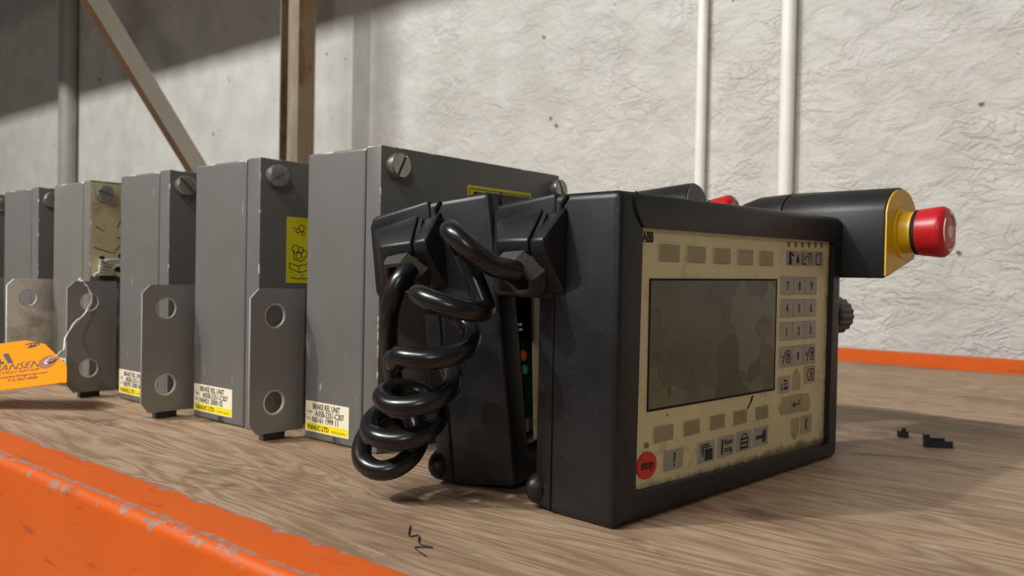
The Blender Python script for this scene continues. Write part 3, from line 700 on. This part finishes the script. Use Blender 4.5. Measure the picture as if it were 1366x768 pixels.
flat('gouge', [[(p*S, q*S) for p, q in pl] for pl in ([(1.115, .372), (1.150, .400), (1.165, .43), (1.145, .425), (1.135, .405)], [(1.10, .36), (1.125, .378), (1.12, .39)])], FM(PV, 0, 0), M_DIRT, panel, .0004)

# coiled cord of the front pendant (world points brought into the pendant's frame)
lead = [(-.3043, .3698, .1423), (-.3104, .3538, .1458), (-.3172, .3429, .1547), (-.3268, .3405, .1628), (-.3382, .3493, .1647), (-.3406, .3616, .1538)]
cen = [(-.3401, .3542, .1249), (-.3556, .3498, .0912), (-.3656, .3501, .0664), (-.3780, .3497, .0472), (-.3915, .3510, .0320)]
hr = Vector((.768, .640, 0)); hf = Vector((-.640, .768, 0))
def cen_at(t_):
    P = smooth_path(cen, 20); i = min(max(t_, 0), 4)*20; a_ = int(i); f = i-a_
    p = P[a_].lerp(P[min(a_+1, len(P)-1)], f)
    return p
coil = []
N = 150; T0, T1 = 0.0, 4.75
for i in range(N+1):
    t_ = T0+(T1-T0)*i/N; ang = 2*math.pi*t_
    tt = max(0, min(4, t_-.40)); c = cen_at(tt)
    rw = .0195 if tt < 2.6 else .0195-.0035*(tt-2.6)/1.4
    tilt = .18+.10*tt+(.12 if tt > 3 else 0)
    slant = (-.25, .0, -.05, -.02, .05)[int(min(4, tt))]
    p = c+hr*(rw*math.cos(ang))-hf*(.0185*math.sin(ang))+Vector((0, 0, -tilt*.0185*math.sin(ang)+slant*rw*math.cos(ang)))
    coil.append(p)
pts = smooth_path(lead+[(-.3335, .3640, .1395)]+[tuple(coil[0])], 8)[:-1]+coil
e_ = coil[-1]; pts = pts+smooth_path([tuple(e_), (-.4035, .3745, .0330), (-.4120, .3775, .0480), (-.4160, .3785, .0600)], 6)[1:]
P1M = Matrix.Translation(p1.location) @ Matrix.Rotation(p1.rotation_euler[2], 4, 'Z'); P1I = P1M.inverted()
tube('coiled_cord', [P1I @ Vector(p) for p in pts], .0063, M_CORD, p1, 16)

# pendant behind, leaning towards the grey boxes
t2 = .1118
p2 = empty('teach_pendant', (-2.3627*S, 2.8858*S, .046*S))
R2 = Matrix.Rotation(.1663, 4, 'Z') @ Matrix.Rotation(-t2, 4, 'Y') @ Matrix.Rotation(.022, 4, 'X')
p2.rotation_euler = R2.to_euler()
tag(p2, 'black control pendant leaning behind, with its front open over a green circuit board', 'control pendant')
shell_mesh(p2, plate=M_GREYD)
prism('broken_panel', [(.31, .16), (1.99, .10), (1.99, 1.20), (.47, 1.20)], lambda p, q, t: U3(t, p, q), -.06, -.045, M_CREAM, p2)
pcb = prism('circuit_board', [(.19, .135), (1.9, .135), (1.9, .66), (.24, .66), (.17, .45)], lambda p, q, t: U3(t, p, q), -.125, -.11, M_PCB, p2)
flat('board_rim', strokes([[(.24*S, .66*S), (.178*S, .45*S), (.198*S, .143*S), (.9*S, .143*S)]], .003), FM(-.11, 0, 0), M_PCBE, pcb, .0003)
box('connector', U3(-.11, .25, .20), U3(-.075, .38, .265), M_METAL, pcb, .0006)
lathe('capacitor', [(0, 0), (.028*S, .004*S), (.03*S, .016*S), (.016*S, .028*S), (0, .03*S)], FM(-.11, .35, .565), M_ORC, pcb, 14)
lathe('capacitor', [(0, 0), (.024*S, .004*S), (.026*S, .016*S), (.014*S, .026*S), (0, .028*S)], FM(-.11, .355, .495), M_GRC, pcb, 14)
for u_, z_ in ((.27, .40), (.31, .43), (.29, .36), (.33, .39), (.27, .46), (.30, .49), (.25, .52)):
    lathe('solder_joint', [(.007*S, 0), (.005*S, .004*S), (0, .006*S)], FM(-.11, u_, z_), M_GRC, pcb, 8)
for z_ in (.69, .715): box('screw_post', U3(-.13, .245, z_), U3(-.06, .30, z_+.014), M_METAL, p2, .0004)
P2I = (Matrix.Translation(p2.location) @ R2).inverted()
cord2 = [(-.3944, .3712, .1440), (-.3960, .3630, .1350), (-.3995, .3600, .1220), (-.4062, .3634, .1050), (-.4135, .3710, .0872), (-.4165, .3785, .0680), (-.4155, .3785, .0560)]
tube('cord', [P2I @ p for p in smooth_path(cord2, 8)], .0064, M_CORD, p2, 16)

# ------------------------------------------------------------------ small fragments on the board
def fragment(name, x, y, polys, label, rz):
    bm = bmesh.new()
    for poly, h0, h1 in polys: hull_prism(bm, poly, lambda p, q, z: Vector((p, q, z)), h0, h1)
    o = from_bm(name, bm, M_BLACK); o.location = (x, y, 0); o.rotation_euler[2] = rz; return tag(o, label, 'fragment', 'black plastic fragments on the shelf')
fragment('plastic_fragment', -1.478*S, 5.761*S, [([(-.004, -.003), (.003, -.004), (.005, .002), (-.001, .005), (-.005, .002)], 0, .006), ([(-.002, -.002), (.002, -.002), (.001, .003)], .006, .0085)], 'smaller black plastic crumb on the bare plywood', .4)
fragment('plastic_fragment', -1.232*S, 5.575*S, [([(-.012, -.004), (.010, -.006), (.013, .002), (-.002, .006), (-.011, .004)], 0, .006), ([(-.012, -.004), (-.008, -.0045), (-.008, .004), (-.011, .004)], .006, .011), ([(-.008, -.0045), (.004, -.004), (.003, .004), (-.008, .004)], .006, .0085)], 'larger black broken plastic piece on the bare plywood', .55)
th = tube('loose_thread', smooth_path([(-.335, .318, .0006), (-.322, .305, .0006), (-.319, .309, .0006), (-.309, .300, .0006), (-.300, .3005, .0006), (-.306, .294, .0006), (-.293, .289, .0006)], 6), .0004, M_DIRT, None, 5)
tag(th, 'thin dark thread lying on the plywood before the boxes', 'thread')
